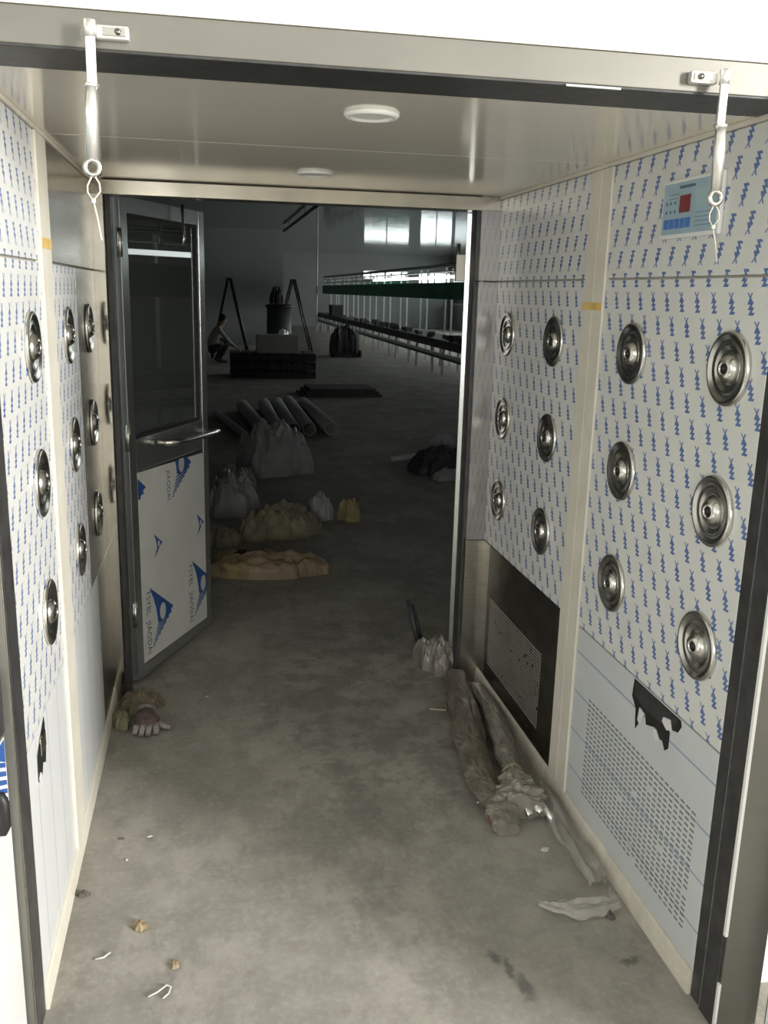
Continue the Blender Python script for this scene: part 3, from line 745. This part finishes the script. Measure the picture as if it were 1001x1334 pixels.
for i, (bx_, w_) in enumerate(((1.70, .09), (1.88, .06))):
    lab(blob('paper_scrap', 'carton_white', bx_, 20.0, w_, .05, .24, .1, 15.2 + i, .3, z0=.0), ['wide pale wrapper standing between drum and carton', 'narrow pale wrapper standing between drum and ladder'][i], 'paper')
def ladder(x, y, h, sp, label):
    t = thing('step_ladder', label, 'ladder', (x, y, 0), .05, 'folding ladders in the hall')
    for s in (-1, 1):
        for yy in (-.22, .22):
            MB().tube([(s * sp, yy, 0), (s * .03, yy * .8, h)], .024, 8).build('rail', 'ladder', t)
        for k in range(1, 6):
            u = k / 6; xx = s * (sp + (.03 - sp) * u); w = .22 * (1 - .2 * u)
            box('rung', 'ladder', (xx - .025, xx + .025, -w, w, h * u - .012, h * u + .012), t)
    box('hinge_cap', 'ladder', (-.06, .06, -.19, .19, h - .03, h + .03), t, .008)
ladder(.46, 21.4, 1.76, .42, 'folding ladder standing beside the crouching person')
ladder(2.15, 24.2, 1.80, .48, 'folding ladder standing behind the lidded drum')
mc = thing('covered_machine', 'dark covered machine standing on the floor in front of the benches', 'machine', (3.25, 22.3, 0))
blob('cover', 'dark_goods', 0, 0, .33, .30, .55, 0, 16.6, .25, parent=mc, flat=-.3, z0=.1)
box('base', 'dark_goods', (-.34, .34, -.28, .28, 0, .10), mc, .01)
for s in (-1, 1): MB().tube([(s * .36, -.3, .09), (s * .30, -.3, .09)], .09, 16).build('wheel', 'rubber', mc)

# ------------------------------------------------------------------ assembly line: benches, poles, tube lamps, green band
def bench():
    t = thing('work_bench', '', 'work bench', (0, 0, 0), 0, 'row of work benches along the hall')
    box('table_top', 'bench_dark', (-.36, .36, -1.14, 1.14, .60, .68), t, .006)
    box('side_apron', 'bench_dark', (-.37, -.34, -1.14, 1.14, .52, .60), t)
    for sy in (-1, 1):
        for sx in (-.32, .22): box('leg', 'aluminium', (sx - .02, sx + .02, sy * .75 - .02, sy * .75 + .02, 0, .60), t)
        MB().tube([(-.32, sy * .75, .34), (-.32, sy * .55, .58)], .012, 6).build('brace', 'bench_dark', t)
    box('lower_rail', 'paint_light', (-.36, -.27, -1.15, 1.15, .37, .42), t)
    box('foot_rail', 'bench_dark', (-.36, -.30, -1.15, 1.15, .32, .37), t)
    return t
PIT = 2.32; NB = 15; Y0 = 5.0
proto = bench()
for k in range(NB):
    o = proto if k == 0 else dup(proto)
    o.location = (4.78, Y0 + k * PIT, 0)
    o['label'] = 'dark topped work bench with pale legs under the green band'
pm1 = MB().box(-.018, .018, -.018, .018, 0, 1.42); pm1.box(-.04, .04, -.04, .04, 0, .012); pm2 = MB().box(-.018, .018, -.018, .018, 0, 2.1); pm2.box(-.04, .04, -.04, .04, 0, .012)
pol = [pm1.build('lamp_pole', 'paint_light'), pm2.build('lamp_pole', 'paint_light')]
for k in range(NB):
    for i, (px_, py_, pz_) in enumerate(((4.88, 0, .68), (5.19, .65, 0))):
        o = pol[i] if k == 0 else dup(pol[i])
        o.location = (px_, Y0 + k * PIT + py_, pz_)
        lab(o, ['pale square pole standing on a bench top behind the green band', 'pale square pole standing on the floor behind the benches'][i], 'pole', ['poles standing on the bench tops', 'poles standing behind the benches'][i])
for k in range(NB):
    t = thing('tube_lamp', 'white tube lamp above the green band over the benches', 'lamp', (4.77, Y0 + k * PIT, 1.93), 0, 'tube lamps over the benches')
    box('housing', 'aluminium', (-.05, .05, -1.12, 1.12, .06, .085), t)
    MB().box(-.03, .03, -1.11, 1.11, -.065, -.012, .01).build('diffuser', 'tube_lamp' if k < 10 else 'white_plastic', t)
    for s in (-.7, .7): box('hanger', 'aluminium', (-.006, .006, s - .006, s + .006, .085, .17), t)
    for s in (-1, 1): box('socket', 'aluminium', (-.024, .024, s * 1.10 - .01, s * 1.10 + .01, -.012, .06), t)
y0, y1 = Y0 - 1.16, Y0 + NB * PIT - 1.16
tr = thing('top_rail', 'dark overhead rail running along the tops of the lamp poles', 'rail', (4.75, (y0 + y1) / 2, 2.1))
ln = (y1 - y0) / 2
box('rail_bar', 'bench_dark', (-.05, .16, -ln, ln, 0, .05), tr); box('rail_lip', 'paint_light', (-.06, -.05, -ln, ln, .015, .03), tr)
gb = thing('green_band', 'long dark green band hung along the work benches', 'banner', (4.66, (y0 + y1) / 2, 1.45))
for k in range(NB): box('band_section', 'green_band', (0, .012, y0 + k * PIT - (y0 + y1) / 2 + .004, y0 + (k + 1) * PIT - (y0 + y1) / 2 - .004, 0, .33), gb)
random.seed(8)
for k in range(22):
    yy = 15.6 + k * .62
    s = random.uniform(.05, .10)
    t = thing('parts_box', 'small dark parts box standing on a work bench top', 'box', (4.62 + random.uniform(-.1, .1), yy, .68), random.uniform(-.3, .3), 'parts boxes on the work benches')
    box('body', 'dark_goods', (-s, s, -s * .8, s * .8, 0, s * 1.1), t, .004); box('lid', 'bench_dark', (-s * 1.04, s * 1.04, -s * .84, s * .84, s * 1.1, s * 1.22), t, .003)
t = thing('tool_case', 'big dark case on the last work bench near the end wall', 'box', (4.52, 33.4, .68))
box('body', 'dark_goods', (-.2, .2, -.45, .45, 0, .34), t, .01); box('lid', 'bench_dark', (-.21, .21, -.46, .46, .34, .40), t, .01)
t = thing('steel_pole', 'thin pale pole standing at the far end of the benches', 'pole', (4.15, 36.2, 0))
MB().tube([(0, 0, 0), (0, 0, 3.2)], .03, 10).build('shaft', 'paint_light', t); box('foot_plate', 'paint_light', (-.1, .1, -.1, .1, 0, .012), t)
t = thing('ceiling_conduit', 'dark conduit pipe hung under the hall ceiling', 'pipe', (0, 0, 3.1))
MB().tube([(2.02, 12, 0), (2.02, 25.5, 0)], .035, 10).build('pipe_run', 'dark_goods', t)
for yy in (12.5, 16, 20, 24): MB().tube([(2.02, yy, 0), (2.02, yy, .1)], .008, 6).build('hanger', 'dark_goods', t)

# ------------------------------------------------------------------ crouching person
def person(x, y, rz):
    J = {'pel': ((0, 0, .30), .125), 'sp1': ((.05, 0, .46), .12), 'sp2': ((.14, 0, .63), .135), 'nk0': ((.22, 0, .755), .06), 'nk': ((.26, 0, .80), .052), 'hd0': ((.285, 0, .86), .075), 'hd': ((.30, 0, .93), .088), 'hd1': ((.305, 0, .985), .06), 'no': ((.385, 0, .905), .014)}
    Ed = [('pel', 'sp1'), ('sp1', 'sp2'), ('sp2', 'nk0'), ('nk0', 'nk'), ('nk', 'hd0'), ('hd0', 'hd'), ('hd', 'hd1'), ('hd', 'no')]
    for s, n in ((-1, 'r'), (1, 'l')):
        J.update({'sh' + n: ((.17, s * .17, .69), .062), 'el' + n: ((.33, s * .22, .50), .044), 'wr' + n: ((.50, s * .13, .36), .030), 'pa' + n: ((.55, s * .11, .33), .034),
                  'hp' + n: ((.02, s * .10, .28), .095), 'kn' + n: ((.37, s * .15, .44), .068), 'an' + n: ((.17, s * .13, .09), .042), 'he' + n: ((.15, s * .13, .045), .04), 'to' + n: ((.34, s * .15, .04), .036)})
        Ed += [('sp2', 'sh' + n), ('sh' + n, 'el' + n), ('el' + n, 'wr' + n), ('wr' + n, 'pa' + n), ('pel', 'hp' + n), ('hp' + n, 'kn' + n), ('kn' + n, 'an' + n), ('an' + n, 'he' + n), ('he' + n, 'to' + n)]
        for k in range(4):
            a = J['pa' + n][0]; J['f%d%s' % (k, n)] = ((a[0] + .04, a[1] - s * (.03 - .02 * k), a[2] - .02), .010); J['g%d%s' % (k, n)] = ((a[0] + .075 - .006 * abs(k - 1), a[1] - s * (.034 - .022 * k), a[2] - .05), .008)
            Ed += [('pa' + n, 'f%d%s' % (k, n)), ('f%d%s' % (k, n), 'g%d%s' % (k, n))]
        a = J['pa' + n][0]; J['th' + n] = ((a[0] + .02, a[1] - s * .05, a[2] + .0), .010); Ed.append(('pa' + n, 'th' + n))
    keys = list(J); me = bpy.data.meshes.new('person'); me.from_pydata([J[k][0] for k in keys], [(keys.index(a), keys.index(b)) for a, b in Ed], [])
    o = bpy.data.objects.new('person', me); COL.objects.link(o)
    md = o.modifiers.new('skin', 'SKIN'); md.use_smooth_shade = True
    for i, k in enumerate(keys):
        r = J[k][1]; me.skin_vertices[0].data[i].radius = (r, r); me.skin_vertices[0].data[i].use_root = (k == 'pel')
    sb = o.modifiers.new('sub', 'SUBSURF'); sb.levels = 1; sb.render_levels = 1
    dg = bpy.context.evaluated_depsgraph_get(); m2 = bpy.data.meshes.new_from_object(o.evaluated_get(dg))
    bpy.data.objects.remove(o)
    m2.materials.clear()
    for q in ('skin', 'shirt', 'trousers', 'dark_goods'): m2.materials.append(MAT[q])
    for p in m2.polygons:
        c = p.center
        if c.z > .775: k = 0
        elif c.x > .42 and c.z < .43 and abs(c.y) < .19 and c.z > .2: k = 0
        elif c.z < .085: k = 3
        elif c.z < .40 or (c.x > .26 and c.z < .51 and abs(c.y) < .215 and not (abs(c.y) > .2)): k = 2
        else: k = 1
        p.material_index = k; p.use_smooth = True
    o = bpy.data.objects.new('person', m2); COL.objects.link(o); o.location = (x, y, 0); o.rotation_euler = (0, 0, rz)
    lab(o, 'person in a light shirt and dark trousers crouching beside the ladder', 'person')
    h = MB(); h.lathe([(0, .078), (.05, .066), (.084, .03), (.094, -.01), (.09, -.045), (.07, -.06)], 16, Matrix.Translation((.285, 0, .955)) @ Matrix.Rotation(-.45, 4, 'Y')); h.build('hair', 'hair', o)
person(.0, 19.9, .25)

# ------------------------------------------------------------------ things on the shower floor
# plastic-wrapped bundles of metal profiles along the skirting
def wrap(name, pts, rad, m, seed, parent=None, n=30, sub=12, amp=.22, squash=.8):
    P = []; Rr = []
    for i in range(len(pts) - 1):
        for k in range(sub):
            t = k / sub; P.append(Vector(pts[i]).lerp(Vector(pts[i + 1]), t)); Rr.append(rad[i] + (rad[i + 1] - rad[i]) * t)
    P.append(Vector(pts[-1])); Rr.append(rad[-1])
    b = bmesh.new(); rings = []
    for i, p in enumerate(P):
        d = (P[min(i + 1, len(P) - 1)] - P[max(0, i - 1)]).normalized(); a = d.cross(Vector((0, 0, 1))).normalized(); u = a.cross(d)
        ring = []
        for k in range(n):
            an = 2 * PI * k / n
            w = noise.noise((math.cos(an) * 1.5 + seed, math.sin(an) * 1.5, i * .22)) * amp + abs(noise.noise((math.cos(an) * 4, math.sin(an) * 4 + seed, i * .10))) * amp * 1.1 + (.4 - abs(noise.noise((math.cos(an) * 3 + i * .12, math.sin(an) * 3 - seed, i * .5))) * 1.6) * amp * .55
            q = p + (a * math.cos(an) + u * math.sin(an) * squash) * Rr[i] * (1 + w)
            q.z = max(.002, q.z); ring.append(b.verts.new(q))
        rings.append(ring)
    for p_, q_ in zip(rings, rings[1:]):
        for k in range(n): f = b.faces.new((p_[k], p_[(k + 1) % n], q_[(k + 1) % n], q_[k])); f.smooth = False
    b.faces.new(rings[0][::-1]); b.faces.new(rings[-1])
    o_ = MB(); o_.b.free(); o_.b = b; return o_.build(name, m, parent)
t = thing('wrapped_bundle', 'long bundle wrapped in dusty brown film lying along the skirting', 'bundle', (.90, 2.9, 0))
o = wrap('wrapping', [(.955, 3.30, .045), (.912, 3.05, .05), (.858, 2.75, .048), (.828, 2.52, .044), (.826, 2.38, .04)], [.036, .046, .050, .046, .034], 'wrap_brown', 1.7, t); at(o, t)
o = wrap('film_end', [(.848, 2.40, .035), (.838, 2.33, .03), (.835, 2.25, .02)], [.035, .045, .03], 'wrap_film', 3.3, t); at(o, t)
o = MB().tube([(.80, 2.36, .04), (.795, 2.31, .03), (.805, 2.28, .012)], .005, 8).build('red_strip', 'profile_red', t); at(o, t)
t = thing('wrapped_bundle', 'bundle of metal profiles in pale film tied with string beside the skirting', 'bundle', (.95, 2.8, 0))
o = wrap('wrapping', [(1.012, 3.20, .04), (1.004, 2.98, .05), (.978, 2.78, .052), (.950, 2.62, .05), (.940, 2.52, .048)], [.022, .030, .036, .034, .020], 'wrap_film', 6.1, t); at(o, t)
o = wrap('frilled_end', [(.935, 2.53, .05), (.925, 2.46, .045), (.915, 2.38, .04), (.905, 2.33, .036)], [.024, .045, .058, .05], 'wrap_film', 8.8, t, amp=.5); at(o, t)
sm = MB(); n = 20; sm.tube([(.935 + .030 * math.cos(2 * PI * k / n), 2.525 + .004 * math.sin(4 * PI * k / n), .05 + .026 * math.sin(2 * PI * k / n)) for k in range(n + 1)], .005, 8, cap=False); sm.tube([(.962, 2.525, .06), (.985, 2.50, .035), (.998, 2.48, .012)], .003, 6)
at(sm.build('tie_string', 'string', t), t)
for i, (dx, dz, r, L) in enumerate(((-.020, .02, .011, .10), (.012, .015, .011, .12), (.0, .045, .010, .09), (.035, .028, .012, .13), (.055, .016, .010, .15))):
    q = MB(); q.tube([(.91 + dx, 2.42, .035 + dz * .6), (.905 + dx * 1.4, 2.42 - L, .012 + dz)], r, 10); at(q.build('metal_profile', 'steel_chrome' if i % 2 else 'steel_bright', t), t)
# loose film strip and its tail
def ribbon(name, pts, w, m, seed, label, cat, wave=.012, n=10, sub=10):
    P = []; Wd = []
    for i in range(len(pts) - 1):
        for k in range(sub):
            q = k / sub; P.append(Vector(pts[i]).lerp(Vector(pts[i + 1]), q)); Wd.append(w[i] + (w[i + 1] - w[i]) * q)
    P.append(Vector(pts[-1])); Wd.append(w[-1]); b = bmesh.new(); rows = []
    for i, p in enumerate(P):
        d = (P[min(i + 1, len(P) - 1)] - P[max(0, i - 1)]); d.z = 0; d.normalize(); a = Vector((d.y, -d.x, 0)); row = []
        for k in range(n + 1):
            s = (k / n - .5) * 2; hgt = (1 - s * s) * .6 + .55 * abs(noise.noise((s * 3.2 + seed, i * .05, seed))) * 2
            q = p + a * s * Wd[i] * (1 + .3 * noise.noise((i * .12, seed, s)))
            row.append(b.verts.new((q.x, q.y, max(.003, p.z + wave * hgt + wave * .25 * noise.noise((s * 4, i * .22, seed))))))
        rows.append(row)
    for r0, r1 in zip(rows, rows[1:]):
        for k in range(n): f = b.faces.new((r0[k], r1[k], r1[k + 1], r0[k + 1])); f.smooth = (k + seed) % 2 > .8
    o_ = MB(); o_.b.free(); o_.b = b; o = o_.build(name, m, None, recalc=False)
    c = P[len(P) // 2].copy(); c.z = 0
    for v in o.data.vertices: v.co -= c
    o.location = c
    return lab(o, label, cat)
ribbon('film_strip', [(1.018, 2.48, .012), (1.012, 2.38, .012), (1.000, 2.20, .010), (1.000, 2.05, .010), (1.0, 1.975, .008)], [.016, .024, .036, .036, .026], 'loose_film', 2, 'dusty clear film strip lying flat along the skirting', 'plastic film', .035)
ribbon('film_strip', [(1.020, 1.945, .008), (1.010, 1.905, .008), (.96, 1.905, .006), (.90, 1.905, .005), (.85, 1.918, .004), (.812, 1.930, .003)], [.012, .026, .040, .036, .022, .004], 'loose_film', 5, 'twisted pointed tail of pale film on the floor', 'plastic film', .022)
# bag scrap at the far jamb and a loose string
lab(blob('plastic_bag', 'wrap_film', .925, 3.50, .07, .10, .10, .3, 21.1, .4), 'dusty crumpled bag at the foot of the polished jamb', 'plastic bag')
sm = MB(); sm.tube([(.80, 3.10, .004), (.86, 3.08, .004), (.868, 3.10, .004), (.872, 3.12, .004)], .004, 6); lab(sm.build('loose_string', 'string'), 'loose pale string beside the wrapped bundles', 'string')
sm = MB(); sm.tube([(.90, 3.72, .01), (.86, 3.80, .20)], .012, 8); sm.tube([(.92, 3.74, .01), (.885, 3.82, .17)], .010, 8); lab(sm.build('rod_pair', 'bench_dark'), 'two dark rods leaning by the fully open door', 'rods')
# rag and glove
lab(blob('brown_rag', 'rag', -.275, 3.262, .08, .06, .055, .3, 22.7, .35), 'brown rag heap beside the foot of the glazed door', 'rag')
lab(blob('brown_rag', 'sack_olive', -.343, 3.13, .032, .05, .045, .3, 24.2, .35), 'olive rag against the wall next to the work glove', 'rag')
gl = thing('work_glove', 'dirty grey knitted work glove lying on the floor by the brown rag', 'glove', (-.245, 3.085, 0), -.15)
wrap('palm', [(-.022, .075, .024), (-.016, .04, .028), (-.006, .0, .027), (0, -.028, .022)], [.030, .036, .044, .040], 'glove_palm', 4.4, gl, amp=.15)
wrap('cuff', [(-.026, .098, .026), (-.022, .07, .025)], [.034, .031], 'glove_knit', 5.4, gl, amp=.1)
for i, (dx, L) in enumerate(((-.032, .040), (-.010, .050), (.012, .048), (.034, .038))):
    wrap('finger', [(dx, -.022, .026), (dx * 1.08, -.022 - L * .5, .027), (dx * 1.12, -.022 - L, .012)], [.012, .0115, .009], 'glove_knit', 6 + i, gl, amp=.12, n=12, sub=4)
wrap('thumb', [(.034, .0, .022), (.062, -.015, .020), (.080, -.012, .014)], [.013, .012, .009], 'glove_knit', 9.7, gl, amp=.12, n=12, sub=4)
# litter on the floor
def bit(name, m, x, y, lx, ly, h, rz, seed, label): lab(blob(name, m, x, y, lx, ly, h, rz, seed, .5, nu=14, nv=4, ragged=.35), label, 'litter')
bit('dry_leaf', 'debris_tan', -.199, 2.016, .018, .022, .014, .4, 31, 'largest tan leaf scrap on the lit floor by the film-lined wall')
bit('dry_leaf', 'debris_tan', -.11, 1.871, .009, .014, .008, .2, 32, 'small tan crumb between the leaf scrap and the white curl')
bit('dirt_clod', 'debris_dark', -.352, 2.165, .016, .012, .010, -.4, 33, 'dark crumb lying against the skirting opposite the control panel')
bit('dirt_clod', 'debris_dark', .985, 1.868, .010, .012, .014, .2, 34, 'dark shiny crumb beside the film tail')
bit('paper_scrap', 'debris_white', .921, 2.174, .014, .010, .004, .6, 35, 'white arrow-shaped chip beside the film strip')
bit('paper_scrap', 'debris_white', -.038, 3.325, .008, .005, .003, .1, 36, 'white chip on the dark floor in front of the glazed door')
bit('paper_scrap', 'debris_white', -.20, 2.405, .010, .005, .003, .1, 37, 'white chip on the lit floor below the cream post')
bit('paper_scrap', 'debris_white', -.255, 2.30, .004, .005, .003, .1, 38, 'tiny white speck near the skirting opposite the control panel')
bit('paper_scrap', 'debris_white', .80, 2.44, .005, .006, .004, .1, 39, 'tiny white speck beside the brown wrapped bundle')
bit('dirt_clod', 'debris_dark', -.28, 2.405, .008, .005, .004, .1, 40, 'small dark chip next to the white chip on the floor')
sm = MB(); sm.tube([(-.165, 1.775, .004), (-.145, 1.785, .005), (-.125, 1.800, .008), (-.115, 1.795, .006), (-.120, 1.778, .004), (-.132, 1.765, .004)], .0019, 6); lab(sm.build('film_curl', 'debris_white'), 'white curl of cut film on the lit floor', 'litter')
sm = MB(); sm.tube([(-.295, 1.915, .003), (-.275, 1.918, .004), (-.262, 1.93, .006)], .0022, 6); lab(sm.build('film_curl', 'debris_white'), 'short white film curl near the skirting', 'litter')
